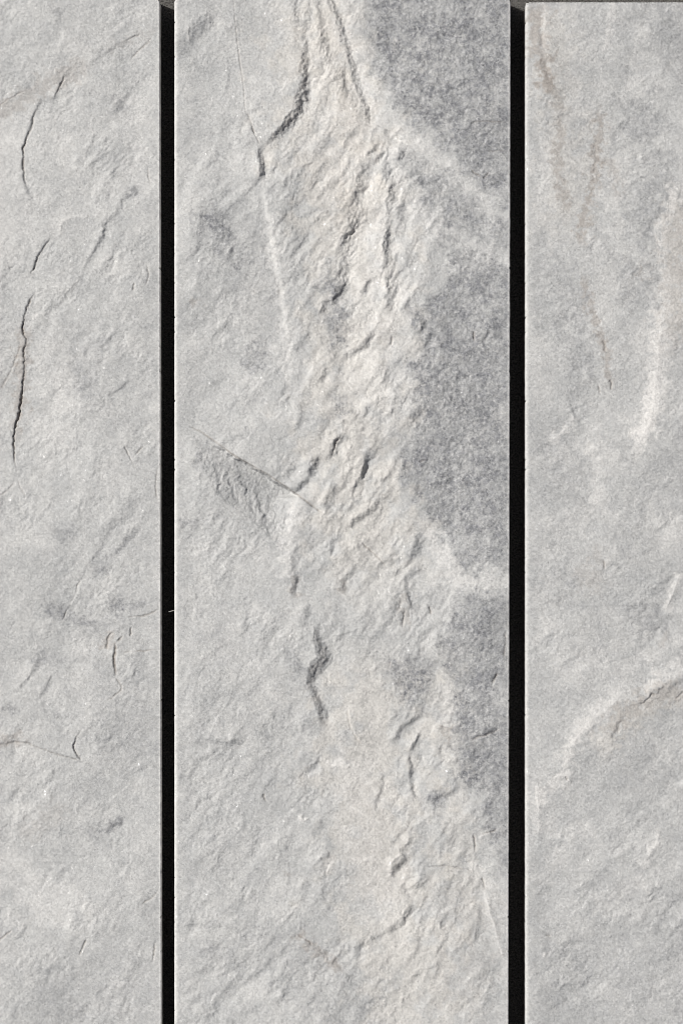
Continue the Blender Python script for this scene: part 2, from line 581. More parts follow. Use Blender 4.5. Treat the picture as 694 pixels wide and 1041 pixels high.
# ---- left board -----------------------------------------------------------
def shape_left(F):
    X, Y = F.X, F.Y
    rough = .26 + .2 * smooth(.0, .6, fbm(X, Y, 60, 2, .5, 101)) \
        + .15 * smooth(240, 200, np.abs(Y - 330)) * smooth(40, 110, X)
    calm = smooth(34, 18, X) * smooth(95, 130, Y) * smooth(285, 250, Y)
    rough = rough * (1 - .75 * calm)
    base_relief(F, rough, .75 - .45 * calm, deg=50, seed=0)
    C, Ld, S, B = F.crack, F.ledge, F.stain, F.blob
    # colour
    F.patch('white', [(-60, 130), (22, 118), (24, 180), (34, 205), (48, 240), (30, 262), (-60, 275)], .22, 6, 5)
    S('white', [(-20, 870), (30, 900), (80, 935)], 26, .25, rag=1., rscale=16)
    S('white', [(50, 330), (60, 400), (50, 470)], 22, .25, rag=1., rscale=16)
    S('white', [(110, 90), (140, 150), (120, 210)], 22, .22, rag=1., rscale=16)
    F.patch('grey', [(90, 660), (150, 680), (164, 760), (120, 790), (80, 740)], .22, 16, 16)
    F.patch('grey', [(60, 330), (110, 350), (110, 420), (70, 420)], .2, 16, 14)
    F.patch('grey', [(40, 990), (164, 960), (164, 1060), (30, 1060)], .2, 18, 16)
    S('warm', [(-20, 126), (0, 114), (30, 96), (66, 78), (95, 62)], 11, .42)
    S('warm', [(110, 50), (150, 34), (164, 30)], 6, .22)
    S('warm', [(26, 320), (23, 370), (18, 430), (12, 450)], 7, .55)
    S('warm', [(-10, 756), (8, 752), (30, 752)], 6, .5)
    S('warm', [(20, 855), (40, 838), (70, 815)], 12, .22)
    S('warm', [(108, 660), (112, 640)], 6, .5)
    S('warm', [(23, 349), (9, 381), (0, 398)], 4, .3)
    for x, y, rx, ry, a, dg in ((68, 542, 14, 9, .35, 15), (104, 579, 9, 7, .45, 40), (56, 621, 11, 9, .5, -20),
                                (118, 616, 10, 9, .55, 0), (84, 631, 17, 6, .42, -15), (127, 552, 18, 4, .4, 45),
                                (138, 616, 12, 5, .4, 10), (43, 670, 14, 7, .4, 0), (12, 722, 8, 6, .45, 0),
                                (115, 839, 15, 5, .62, 38), (95, 845, 12, 8, .3, 30), (134, 196, 8, 5, .5, 35),
                                (58, 729, 6, 12, .25, 0), (84, 390, 14, 22, .22, 20), (70, 1030, 20, 10, .2, 0),
                                (58, 12, 6, 7, .4, 40), (100, 640, 30, 12, .2, 10), (118, 105, 7, 14, .25, 60)):
        B('grey', x, y, rx * 1.15, ry * 1.15, a * 1.35, dg)
    # flaked layer edges
    Ld([(46, 97), (35, 115), (27, 141), (24, 170), (28, 195), (40, 212)], 1.5, 2, 9, 16, warp=1, t0=.1)
    C([(43, 101), (35, 115), (33, 127), (27, 141), (24.5, 153), (24, 170), (26, 184), (29, 196)], 2.6, 1.0, dirt=.75, warp=.8)
    Ld([(68, 72), (62, 86), (56, 99), (46, 97)], 1.3, 2, 8, 10, warp=.8)
    C([(67, 75.5), (62, 86), (56, 99)], 2.2, .9, warp=.6)
    Ld([(70, 73), (95, 62), (124, 43), (154, 31)], .8, 3, 9, 12)
    C([(111, 52), (124, 43), (138, 37), (153, 32)], 1.1, .8, warp=1.3, brk=.8, dirt=.2)
    C([(131, 62), (141, 52), (157, 35)], 1.3, .8, warp=.8)
    C([(-2, 112), (10, 100), (26, 92)], 1.2, .8, warp=1.6)
    Ld([(20, 80), (28, 84), (27, 92)], 1., 3, 6, 6)
    C([(151, 168), (150, 176), (153, 187)], 2.2, .9, warp=1.)
    Ld([(153, 180), (140, 194), (127, 202), (121, 213), (110, 228), (95, 258), (78, 287), (63, 306), (49, 315), (32, 329)],
       2.0, 5, 10, 11, warp=2, fine=1.2, prof=[1, .9, .6, .8, 1, .7, .9, .6, .8, .5])
    Ld([(165, 60), (128, 98), (114, 125)], 1.3, 8, 14, 14)
    Ld([(112, 222), (101, 246), (92, 262)], 1.2, 3, 7, 7)
    F.ridge([(59, 245), (65, 225), (84, 219), (98, 222)], .9, 2, 5, white=.2)
    F.ridge([(72, 300), (78, 287), (84, 283)], .8, 2, 3, white=.5)
    F.ridge([(33, 326), (39, 318)], .8, 2, 3, white=.4)
    C([(54, 239), (47, 249), (40, 259), (36, 271), (30, 283)], 2.2, .9, warp=.8)
    Ld([(54, 239), (40, 260), (32, 282)], 1.4, 2, 7, 9, warp=.8)
    main = [(38, 293), (33, 303), (27, 315), (24.5, 326), (23.6, 335.5), (26.5, 346), (25, 358), (24.5, 381), (22.5, 401),
            (19.6, 421), (15.8, 436), (14.4, 447), (15, 462), (16, 475), (18, 486)]
    Ld(main, 1.6, 2, 12, 18, warp=.7, t0=.12, t1=.2)
    C(main, 2.4, .8, warp=.9, fine=.9, dirt=.8, t0=.1, t1=.15, brk=.45)
    C(main[7:12], 2.6, 1.1, warp=.9, fine=.9, dirt=.9, t0=.4, t1=.4, brk=.1)
    C([(17, 488), (8, 498), (-2, 506)], 1., .8, dirt=.3)
    C([(18, 486), (23, 498), (27, 508)], .8, .8, dirt=.2)
    C([(23, 349), (9, 381), (-2, 400)], .8, .8, dirt=.3)
    C([(150, 268), (151, 280), (148, 291)], 2.2, .8)
    C([(137, 286), (136, 297)], 1.6, .7)
    Ld([(134, 385), (118, 397), (108, 404)], 1.4, 3, 6, 8)
    Ld([(118, 340), (108, 349), (100, 354)], 1.0, 3, 6, 8)
    C([(125, 451), (131, 462), (135, 473)], 2., .8)
    C([(147, 453), (138, 462)], 1.2, .8)
    C([(160, 472), (158.5, 496), (160.5, 512)], 2.2, .9)
    for p in ([(160, 370), (140, 380)], [(160, 397), (140, 408)], [(86, 448), (66, 468)], [(110, 545), (80, 590)],
              [(60, 500), (40, 530)], [(145, 505), (120, 520)], [(70, 385), (45, 410)], [(130, 230), (100, 285)],
              [(155, 230), (138, 250)], [(60, 800), (40, 825)], [(150, 760), (120, 785)]):
        Ld(p, .9, 5, 9, 9)
    C([(89, 575), (76, 603), (62, 636)], 1.5, .8, warp=1.4, brk=.8)
    Ld([(142, 536), (127, 550), (113, 568)], 1.0, 4, 7, 7)
    C([(115, 641), (110, 650), (109, 662)], 2.2, 1.0)
    C([(117.6, 652), (116.7, 673), (117.6, 690)], 3.2, 1.15, t0=.2, t1=.25, dirt=.9, brk=.1, warp=.5)
    C([(117.6, 688), (124, 700), (116, 708), (106, 714)], 1.2, .8, t0=.1)
    C([(134, 637), (133, 647)], 2., .9)
    C([(126, 645), (119, 654)], 2., .9)
    C([(119, 663), (140, 662), (162, 660)], 1.3, .8, warp=.7, brk=.7)
    C([(126, 628), (150, 625), (160, 619), (162.5, 612)], 1.7, .8)
    Ld([(118, 663), (140, 662), (162, 660)], -.9, 3, 8, 20, low=(0, 1))
    Ld([(40, 666), (37, 676), (29, 690), (17, 702)], 1.6, 4, 8, 9)
    Ld([(53, 684), (46, 702), (38, 707)], 1.6, 4, 8, 9)
    hh = [(-4, 758), (11, 755), (23, 754), (37, 759), (53, 765), (72, 771), (82, 773)]
    Ld(hh, 1.6, 2.5, 9, 9, low=(0, 1), warp=.8, t1=.1)
    C(hh, 1.3, .8, warp=.8, t0=.02, t1=.05, dirt=.4)
    C([(83, 773), (76, 761), (78, 750), (85, 739)], 2.4, .9, warp=.5, t0=.05, t1=.5)
    Ld([(83, 773), (76, 761), (78, 750), (85, 739)], 1.2, 2, 6, 8, warp=.5, t0=.05, t1=.5)
    Ld([(22, 798), (7, 815)], 1.3, 4, 7, 8)
    Ld([(59, 778), (43, 803)], 1.3, 5, 8, 9)
    Ld([(30, 826), (18, 843)], 1.1, 4, 7, 8)
    Ld([(127, 831), (107, 847)], 1.2, 5, 8, 9)
    C([(162, 906), (144, 920)], 1.4, .8)
    C([(14, 944), (6, 951), (-3, 957)], 2.4, 1.0, dirt=.8)
    Ld([(30, 941), (14, 957)], 1.2, 3, 6, 8)
    C([(89.5, 953), (85, 962), (80, 973)], 2.0, .8, warp=.4)
    C([(158, 958), (157, 968), (155, 980)], 2.4, .9, warp=.8)

# ---- middle board ---------------------------------------------------------
def shape_middle(F):
    X, Y = F.X, F.Y
    # roughness of the split
    ctr = 330 + 40 * np.sin(Y / 240.) + 20 * smooth(300, 700, Y)
    rough = .46 + .28 * smooth(105, 25, np.abs(X - ctr - 20)) * smooth(110, 190, Y) * smooth(700, 560, Y)
    F.rough_ = rough
    def calm(pts, amt, soft=14):
        w = F.win(pts, soft * 2 + 20)
        sd = F.poly_sd(w, pts, 6, 2)
        rough[w] *= 1 - amt * smooth(-soft * .4, soft, sd)
    calm([(226, 25), (300, -10), (312, 40), (309, 90), (290, 125), (262, 140), (190, 150), (182, 70)], .55)
    calm([(338, 650), (370, 655), (385, 760), (400, 870), (412, 910), (395, 945), (350, 930), (350, 860), (330, 800), (334, 740)], .65)
    calm([(310, 628), (328, 636), (344, 668), (330, 700), (346, 750), (326, 752), (300, 705)], .8, 8)
    calm([(296, 20), (320, 30), (318, 100), (296, 136), (262, 152), (270, 130), (292, 100)], .75, 9)
    calm([(330, -10), (345, -10), (380, 112), (378, 132), (360, 128), (335, 60)], .6, 9)
    calm([(196, 440), (302, 503), (298, 560), (204, 474)], .5, 8)
    calm([(306, 455), (330, 455), (352, 440), (345, 500), (326, 524), (290, 500)], .6, 9)
    calm([(180, 0), (232, 0), (225, 30), (190, 75), (180, 75)], .6, 9)
    calm([(180, 560), (285, 570), (290, 640), (320, 720), (300, 800), (180, 800)], .2)
    # grey marble
    G = lambda pts, a, soft=5, rag=9: F.patch('grey', pts, a, soft + 5.0, rag * .8)
    G([(374, -12), (375, 38), (382, 72), (400, 100), (425, 132), (446, 147), (472, 168), (498, 195), (530, 216), (530, -12)], 1.0)
    G([(413, 156), (438, 166), (462, 184), (486, 206), (505, 222), (530, 236), (530, 254), (498, 244), (474, 238), (452, 226), (432, 204), (418, 180)], .8, 7, 11)
    G([(446, 238), (458, 248), (478, 256), (500, 262), (530, 282), (530, 582), (500, 574), (472, 582), (455, 557), (449, 537), (428, 516), (415, 500),
       (409, 480), (410, 464), (418, 446), (428, 430), (420, 405), (415, 376), (430, 356), (424, 332), (410, 314), (436, 303), (455, 296), (458, 270)], .95)
    G([(470, 603), (495, 606), (530, 606), (530, 892), (508, 884), (500, 850), (485, 806), (470, 796), (464, 776), (462, 742), (457, 724), (467, 708),
       (464, 692), (450, 674), (449, 650), (463, 622)], .92, 6, 12)
    G([(395, 675), (420, 666), (440, 674), (440, 695), (428, 722), (412, 714), (398, 695)], .95, 5, 8)
    G([(436, 803), (456, 802), (460, 812), (444, 824), (434, 816)], .9, 3, 5)
    G([(196, 214), (222, 210), (240, 232), (246, 266), (226, 262), (212, 240)], 1.0, 5, 8)
    G([(326, 282), (346, 272), (352, 300), (350, 352), (336, 360), (328, 330)], .95, 5, 7)
    G([(336, 405), (350, 402), (356, 416), (342, 424)], 1.0, 3, 5)
    G([(252, 350), (268, 352), (272, 372), (258, 378), (246, 368)], .9, 3, 5)
    G([(180, 527), (206, 526), (206, 536), (182, 538)], .75, 2, 5)
    G([(192, 460), (204, 460), (210, 474), (200, 478)], .75, 2, 5)
    G([(292, 662), (306, 664), (306, 682), (296, 680)], .8, 4, 5)
    G([(288, 320), (290, 262), (246, 262), (240, 330), (262, 345)], .25, 12, 12)
    G([(180, 10), (290, 10), (300, 80), (260, 140), (180, 180)], .05, 14, 14)
    G([(180, 600), (270, 610), (310, 720), (300, 860), (250, 900), (180, 900)], .12, 20, 20)
    G([(210, 960), (240, 962), (238, 976), (214, 974)], .4, 7, 8)
    G([(250, 940), (350, 960), (400, 1041), (340, 1060), (270, 1000)], .25, 18, 18)
    for x, y, rx, ry, a in ((487, 40, 12, 10, .35), (440, 120, 10, 10, .3), (420, 60, 10, 14, .25), (500, 480, 12, 10, .3),
                            (450, 350, 10, 8, .3), (430, 470, 9, 12, .3), (480, 540, 10, 8, .3), (490, 640, 10, 8, .4), (480, 790, 12, 10, .35)):
        F.blob('grey', x, y, rx, ry, a)
    # whiter and creamier marble
    S, B = F.stain, F.blob
    S('cream', [(310, -40), (325, 60), (345, 150), (360, 240), (365, 340), (360, 440), (375, 540), (400, 640)], 56, .6, rag=.9, rscale=26)
    S('cream', [(385, 640), (375, 760), (385, 860), (410, 960), (430, 1080)], 54, .55, rag=.9, rscale=26)
    S('cream', [(318, -20), (330, 40), (352, 110), (366, 180), (362, 250)], 24, .5, rag=.9, rscale=14)
    S('white', [(309, 508), (298, 530), (294, 550), (295, 595)], 11, .45)
    S('cream', [(450, 640), (458, 760), (470, 860), (490, 960)], 20, .35, rag=1., rscale=18)
    S('white', [(352, -8), (362, 50), (385, 105), (425, 145), (460, 172), (492, 208), (520, 226)], 12, .30)
    S('white', [(385, 120), (405, 180), (440, 226), (480, 252), (520, 268)], 13, .27)
    S('white', [(424, 520), (450, 565), (470, 590), (500, 590), (520, 598)], 10, .5)
    S('white', [(300, 0), (330, 60), (350, 150), (380, 220), (385, 320), (395, 400), (385, 470)], 40, .4, rag=1.0, rscale=20)
    S('white', [(470, 432), (496, 425), (520, 421)], 7, .35)
    S('white', [(272, 200), (280, 270), (290, 340), (296, 400)], 9, .35)
    S('white', [(355, 760), (370, 850), (395, 930)], 28, .4, rag=1.0, rscale=20)
    S('white', [(455, 690), (458, 720), (450, 740)], 9, .4)
    S('white', [(470, 870), (500, 905), (512, 960)], 9, .4)  # painted brightness of the ridge below whose left face catches the sun
    S('warm', [(330, 0), (345, 60), (360, 120), (350, 160)], 15, .22, rag=1.1)
    S('warm', [(285, 125), (310, 160), (340, 200), (360, 260)], 26, .16, rag=1.1)
    S('warm', [(311, 40), (309, 90), (300, 118), (286, 134), (266, 146)], 7, .35)
    S('warm', [(265, 150), (266, 185)], 6, .25)
    S('warm', [(340, 330), (400, 345)], 14, .2)
    S('warm', [(301, 584), (297, 606)], 5, .35)
    S('warm', [(350, 588), (349, 606)], 4, .5)
    S('warm', [(408, 600), (415, 640)], 6, .4)
    S('warm', [(455, 735), (456, 760)], 5, .5)
    S('warm', [(298, 945), (320, 965), (349, 986)], 6, .5)
    S('warm', [(450, 880), (480, 960), (470, 1041)], 30, .16, rag=1.1)
    S('warm', [(360, 780), (385, 850), (400, 930)], 26, .18, rag=1.1)
    B('warm', 200, 308, 10, 4, .5, -10)
    B('white', 343, 775, 10, 6, .9, 0)
    B('white', 346, 760, 5, 9, .5, 20)

    gr = np.clip(F.grey, 0, 1)
    base_relief(F, rough * (1 - .3 * gr), .85 + .55 * gr, deg=56, seed=2)
    # the grey zones are sugary: lumpy little crystals
    F.z += gr * (.32 * fbm(X, Y, 8, 2, .6, 120) + .16 * perlin(X / 3.2, Y / 3.2, 122))
    fl = smooth(.08, 0, np.abs(fbm(X, Y, 15, 3, .6, 124))) * .65 + smooth(.12, 0, np.abs(perlin(X / 4.2, Y / 4.2, 126))) * .28
    F.grey *= (.84 + .42 * fbm(X, Y, 20, 3, .62, 128)) * (1 - fl)

    C, Ld, R_ = F.crack, F.ledge, F.ridge
    def strokes(pts, amp, deg, scale, stretch, soft=18, seed=0):
        w = F.win(pts, soft * 2)
        m = smooth(-soft * .5, soft, F.poly_sd(w, pts, 8, 2))
        Xs = X[w] + 2.2 * F.wx[w]; Ys = Y[w] + 2.2 * F.wy[w]
        amp = amp * .5
        p, q = rot(Xs, Ys, deg, stretch)
        n = fbm(p, q, scale, 2, .5, 200 + seed)
        p, q = rot(Xs - 1.6 * n * .92, Ys - 1.6 * n * .39, deg, stretch)
        F.z[w] += amp * m * fbm(p, q, scale, 2, .45, 200 + seed)
    strokes([(262, 150), (330, 120), (372, 135), (378, 190), (368, 260), (345, 300), (300, 330), (285, 270), (270, 200)], 2.2, 50, 11, 3.8)
    strokes([(372, 125), (400, 135), (425, 200), (440, 260), (420, 330), (385, 345), (368, 300), (378, 200)], 2.2, 70, 10, 4.2, seed=3)
    strokes([(300, 340), (410, 340), (405, 480), (420, 540), (460, 620), (440, 650), (340, 640), (300, 520), (285, 420)], 2.0, 55, 14, 2.3, seed=6)
    strokes([(390, 690), (440, 690), (460, 760), (480, 860), (505, 960), (440, 1000), (400, 960), (425, 880), (395, 780)], 1.8, 58, 13, 2.2, seed=9)
    strokes([(180, 930), (300, 950), (400, 960), (500, 990), (515, 1060), (180, 1060)], 1.5, 40, 14, 2.2, seed=12)
    strokes([(180, 170), (255, 170), (262, 210), (250, 330), (180, 420)], 1.0, 38, 14, 2.2, seed=15)
    strokes([(180, 690), (300, 720), (330, 800), (340, 900), (300, 940), (180, 930)], 1.1, 45, 15, 2.0, seed=18)
    # upper left plateau
    Ld([(140, 92), (166, 62), (180, 47), (195, 34), (208, 24), (224, 14)], 4.6, 18, 26, 36, warp=.8, t0=.12, t1=.1, prof=[.6, 1, 1, 1, .9, .6])
    F.patch('grey', [(172, 36), (192, 25), (209, 16), (219, 21), (198, 44), (186, 66), (172, 68)], .18, 5, 3)  # shade of the sloping face, painted in as a grey tint
    R_([(192, 24), (192, 34), (193, 44)], 1.2, 1.5, 3, white=.5, warp=.4)
    R_([(219, 22), (230, 25), (240, 29)], .7, 2, 5, white=.25, warp=.6)
    R_([(196, 58), (195, 66)], .8, 2, 3, white=.3)
    R_([(230, 62), (231, 78), (226, 100)], .8, 2, 5)
    seam = [(237, -3), (240, 31), (244, 62), (248, 91), (250, 114), (259.5, 137), (266.5, 150)]
    C(seam, 1.1, .7, warp=.25, fine=.2, t0=.01, t1=.05, dirt=.35, brk=.5)
    C([(250, 112), (255, 124), (260, 139)], 2.0, .8, warp=.2, fine=.2, dirt=.6)
    R_(seam[:5], .35, 3, 1.5, warp=.25, fine=.2, t0=.02)
    Ld([(250, 114), (258, 112), (266, 110)], 1.3, 3, 6, 8, low=(0, 1))
    big = [(316, -14), (315, 2), (312, 22), (310, 45), (309.5, 66), (310, 88), (305, 108), (292, 127), (279, 138), (264, 147)]
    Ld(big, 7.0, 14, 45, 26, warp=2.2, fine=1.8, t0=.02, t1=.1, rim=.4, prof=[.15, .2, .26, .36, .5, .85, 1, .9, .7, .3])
    for p, h, f in (([(322, -10), (326, 18), (331, 48), (343, 84)], 2.6, 8), ([(304, -10), (302, 10), (303, 34), (298, 60)], 2.2, 9),
                    ([(330, 30), (326, 60), (330, 90)], 1.8, 9), ([(352, 60), (348, 84), (352, 108)], 1.8, 8), ([(335, 95), (318, 122), (300, 140)], 2.2, 11)):
        Ld(p, h, f, 14, 14, warp=1.8, low=(1, .3), t0=.1, t1=.3)
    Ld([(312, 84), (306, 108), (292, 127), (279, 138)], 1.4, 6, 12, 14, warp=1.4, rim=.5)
    Ld([(262, 150), (264, 160), (268, 184)], 3.0, 6, 12, 10, warp=.6)
    Ld([(264, 146), (266, 165), (268, 186)], 3.0, 5, 12, 10, warp=.5, fine=.4, low=(1, 0))
    R_([(266, 148), (268, 176), (267, 194)], .7, 1.2, 2, warp=.3, fine=.2, white=.5)
    lower_seam = [(266, 186), (268, 200), (272, 218), (275, 233), (280, 270), (285, 288), (289, 322), (292, 345), (295, 380)]
    Ld(lower_seam, 1.7, 3.5, 34, 20, low=(-1, 0), warp=.5, fine=.3, t0=.1, t1=.35)
    F.stain('white', lower_seam[:6], 2, .12, warp=1)
    F.patch('grey', [(238, 236), (270, 214), (283, 285), (289, 330), (262, 350), (240, 320)], .2, 10, 10)  # grey paints in the shade of the tilted face left of the seam
    Ld([(267, 178), (255, 192), (242, 206), (225, 214)], 1.9, 5, 10, 12)
    Ld([(238, 120), (222, 138)], 1.4, 6, 12, 12)
    Ld([(256, 140), (250, 160), (246, 178)], 1.4, 7, 12, 12)
    Ld([(240, 188), (222, 200), (205, 206)], 1.2, 5, 9, 9)
    # central ledge going down from the top
    cl = [(333, -8), (337, 2), (342, 14), (349, 36), (357, 62), (365, 93), (373, 114), (372, 129)]
    Ld(cl, 3.4, 5.5, 16, 16, warp=2.0, fine=1.6, t0=.01, t1=.1)
    Ld([(343, 65), (350, 85), (362, 108), (371, 128)], 2.5, 9, 12, 14, warp=1.5)
    Ld([(373, 130), (358, 136), (338, 145), (322, 160)], 2.0, 6, 14, 14)
    Ld([(300, -6), (300, 10), (304, 22)], 2.0, 8, 14, 14)
    Ld([(345, 40), (340, 60), (342, 85)], 1.8, 8, 12, 12)
    Ld([(384, 146), (370, 180), (362, 212), (353, 248), (348, 288), (343, 322)], 3.6, 13, 26, 18, warp=3, fine=1)
    Ld([(391, 150), (397, 195), (394, 245), (396, 300), (400, 332)], 3.2, 9, 14, 18, low=(1, 0), warp=3, fine=1)
    Ld([(320, 150), (300, 200), (292, 250)], 2.0, 16, 26, 26, warp=4)
    # rough ledges on the white vein (dark, short, slanting)
    for p, h, f in (([(393, 131), (390, 137)], 1.8, 3), ([(384, 148), (371, 159)], 2.6, 4), ([(390, 152), (382, 168)], 2.6, 5),
                    ([(411, 151), (404, 164)], 2.4, 5), ([(375, 164), (366, 178), (361, 187)], 1.9, 6), ([(367, 181), (357, 204)], 1.7, 7),
                    ([(377, 206), (368, 222), (355, 237), (343, 250)], 1.9, 7), ([(398, 230), (392, 246), (393, 261)], 3.2, 6),
                    ([(354, 262), (350, 285), (342, 308)], 2.1, 7), ([(378, 280), (367, 303)], 3.2, 6), ([(381, 332), (374, 345), (366, 355), (345, 365)], 4.2, 6),
                    ([(365, 225), (352, 242), (345, 262)], 1.4, 7), ([(405, 268), (401, 290), (405, 312)], 2.4, 7), ([(412, 205), (402, 226)], 1.8, 6),
                    ([(428, 255), (412, 276)], 1.8, 7), ([(430, 322), (430, 340)], 2.2, 5), ([(452, 325), (450, 345)], 1.6, 5), ([(417, 300), (410, 315)], 1.8, 5),
                    ([(335, 165), (312, 192)], 2.2, 8), ([(318, 232), (298, 258), (290, 272)], 2.6, 7), ([(338, 212), (318, 228)], 2.2, 7),
                    ([(345, 180), (330, 196)], 2.0, 6), ([(300, 175), (285, 198)], 1.9, 7), ([(345, 290), (338, 312)], 2.8, 6), ([(332, 300), (326, 322)], 2.8, 5),
                    ([(310, 270), (296, 290)], 2.0, 6), ([(335, 372), (324, 392)], 2.8, 7), ([(292, 388), (286, 404)], 2.0, 5), ([(320, 335), (300, 352)], 1.8, 7),
                    ([(316, 395), (300, 420)], 1.6, 7), ([(376, 390), (360, 410)], 1.5, 7), ([(395, 372), (388, 392)], 1.5, 6),
                    ([(410, 400), (396, 425)], 1.5, 7), ([(352, 425), (342, 438)], 1.5, 6), ([(268, 395), (250, 412)], 1.3, 7),
                    ([(240, 320), (215, 345)], 1.3, 7), ([(232, 380), (205, 402)], 1.3, 8), ([(330, 190), (322, 206)], 1.8, 5)):
        Ld(p, h * 1.1, f, 12, 13, warp=1.3, fine=.8, t0=.3, t1=.3)
    C([(397, 341), (397.5, 352)], 2.6, 1.1)
    C([(482, 336), (481, 348)], 3.0, 1.3, warp=.5)
    Ld([(497, 336), (488, 351)], 2.0, 4, 8, 8)
    C([(476, 125), (495, 123.5), (514, 125)], 1.8, .8, warp=.5, fine=.3, dirt=.6)
    C([(492, 154), (516, 153)], 1.2, .8, warp=.5, dirt=.4)
    C([(496, 174), (491, 183)], 2.2, .9)
    C([(478, 172), (490, 181)], 1.4, .8)
    Ld([(444, 205), (432, 222)], 1.2, 5, 8, 8)
    # the straight line and the scooped triangle under it
    J = [(190, 432), (209, 442), (240, 464), (274, 483.5), (302, 503), (328, 522)]
    tri = [(196, 440), (240, 464), (274, 484), (304, 505), (300, 530), (291, 566), (276, 552), (255, 530), (235, 516), (219, 503), (204, 474)]
    w = F.win(tri, 20)
    sdt = F.poly_sd(w, tri, 1.5, .6)
    kx = np.interp(F.Y[w], [440, 474, 503, 516, 530, 552, 566], [196, 204, 219, 235, 255, 276, 291])
    xr = np.interp(F.Y[w], [500, 506, 530, 566], [330, 307, 300, 292])
    F.z[w] -= .19 * np.clip(F.X[w] - kx, 0, 60) * smooth(-.5, 3.0, sdt) * smooth(-1, 32, xr - F.X[w])
    F.z[w] += .35 * smooth(-2, 6, sdt) * F.streak[w]
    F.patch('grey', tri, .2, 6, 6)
    for p in ([(214, 468), (226, 505)], [(228, 474), (240, 512)], [(244, 482), (258, 528)], [(258, 492), (270, 535)],
              [(272, 500), (282, 548)], [(236, 470), (252, 505)], [(288, 506), (288, 545)], [(266, 520), (276, 546)]):
        Ld(p, 1.3, 3, 5, 6, warp=3, fine=1.4, t0=.3, t1=.3, low=(1, 0))
    C(J, 1.8, .85, warp=.25, fine=.2, t0=.05, t1=.04, dirt=.6, brk=.3)
    R_([(312, 506), (303, 522), (296, 545), (295, 582), (300, 600)], 1.6, 14, 20, warp=3)
    for p, h, f in (([(349, 441), (341, 451), (337, 468)], 4.6, 4), ([(322, 462), (319, 474), (315, 486)], 6.5, 7), ([(316, 484), (301, 498), (287, 495)], 3.4, 4),
                    ([(342, 490), (338, 503), (327, 519)], 6.0, 6), ([(375, 455), (369, 480), (354, 505)], 3.6, 7), ([(372, 470), (364, 487)], 2.6, 4),
                    ([(389, 503), (379, 517), (363, 528), (349, 540)], 3.4, 6), ([(300, 470), (290, 488)], 2.4, 6), ([(352, 520), (344, 534)], 2.0, 6),
                    ([(366, 575), (350, 591), (349, 606)], 2.8, 6), ([(339, 545), (336, 566)], 2.4, 5), ([(375, 545), (362, 562)], 2.2, 6),
                    ([(303, 584), (296, 606)], 2.6, 5), ([(384, 520), (380, 540)], 2.0, 6), ([(430, 545), (425, 570)], 2.0, 6),
                    ([(412, 590), (414, 606), (421, 625)], 2.4, 5), ([(440, 600), (434, 622)], 1.8, 6), ([(316, 612), (310, 632)], 2.2, 5),
                    ([(247, 630), (253, 642)], 2.2, 4), ([(360, 450), (352, 470)], 2.2, 6), ([(240, 440), (232, 452)], 1.4, 6),
                    ([(253, 432), (244, 448)], 1.4, 6), ([(398, 478), (388, 492)], 1.6, 6), ([(410, 452), (430, 446)], 1.6, 4),
                    ([(205, 600), (180, 622)], 1.4, 8), ([(240, 580), (215, 600)], 1.2, 8), ([(285, 630), (262, 655)], 1.4, 8)):
        Ld(p, h, f, 11, 12, warp=1.6, fine=.8, t0=.25, t1=.25)
    C([(349, 440), (341, 451), (337, 466)], 2.6, 1.1, warp=.8)
    C([(366, 550), (380, 563), (394, 577)], 1.0, .8, warp=.3)
    C([(411, 620), (410, 629), (409, 639)], 2.6, 1.1, warp=.5)
    C([(437, 615), (439, 625)], 1.6, .9)
    R_([(411, 598), (420, 620), (436, 632)], 1.0, 2, 4, white=.3)
    C([(425, 470), (433, 467)], 1.6, .9)
    # facet above the smooth cleavage
    Ld([(320, 634), (323, 652), (330.5, 669), (319, 682), (314.5, 694), (318, 702), (325, 717), (333, 742)], 8.6, 14, 30, 32,
       warp=.8, fine=.8, t0=.06, t1=.12, prof=[.08, .45, 1.1, 1.0, .35, .5, .75, .12], sharp=True)
    F.patch('warm', [(320, 638), (326, 654), (335, 669), (323, 683), (318, 697), (326, 716), (333, 740), (326, 732), (317, 700), (309, 704), (316, 682), (325, 668)], .3, 2.5, 2, warp=1)  # brownish shade of the facet, painted into its colour
    Ld([(334, 744), (322, 770), (300, 800)], 1.8, 9, 16, 16, low=(.9, .2))
    Ld([(298, 798), (318, 786), (328, 780)], -1.6, 4, 12, 10, low=(0, 1))
    Ld([(205, 748), (209, 752), (222, 754), (236, 755), (252, 752)], 2.4, 5, 10, 14, low=(.1, 1))
    Ld([(225, 755), (214, 768), (196, 776)], 1.6, 6, 10, 10)
    C([(267, 805), (271, 815)], 1.8, 1.0)
    R_([(304, 829), (309, 834), (313, 830)], 1.3, 2, 3, white=.7)
    C([(353, 717), (356, 739), (370, 762)], 1.6, 1.0, warp=.6, dirt=.3)
    Ld([(353, 712), (356, 740), (372, 766)], 1.8, 4, 12, 9, low=(-1, .3), warp=.8)
    Ld([(433, 725), (418, 734), (405, 745), (401, 758)], 3.4, 5, 10, 10, warp=1)
    R_([(416, 740), (408, 746), (402, 756)], 1.0, 2, 3, white=.3)
    R_([(428, 744), (418, 756), (415, 764)], 1.3, 2, 3, white=.25)
    Ld([(428, 746), (420, 757), (417, 765)], 2.0, 3, 6, 7)
    Ld([(415, 762), (418, 786), (418, 802), (426, 815)], 2.4, 4, 9, 9, low=(1, 0))
    Ld([(389, 784), (388, 800), (383, 814), (382, 828)], 1.8, 4, 8, 8, low=(1, .1))
    Ld([(449, 758), (446, 772)], 2.0, 5, 7, 7)
    C([(506, 682), (503, 690), (499.5, 696)], 3.0, 1.2, warp=.5)
    C([(515, 640), (511, 672)], 2.2, 1.0)
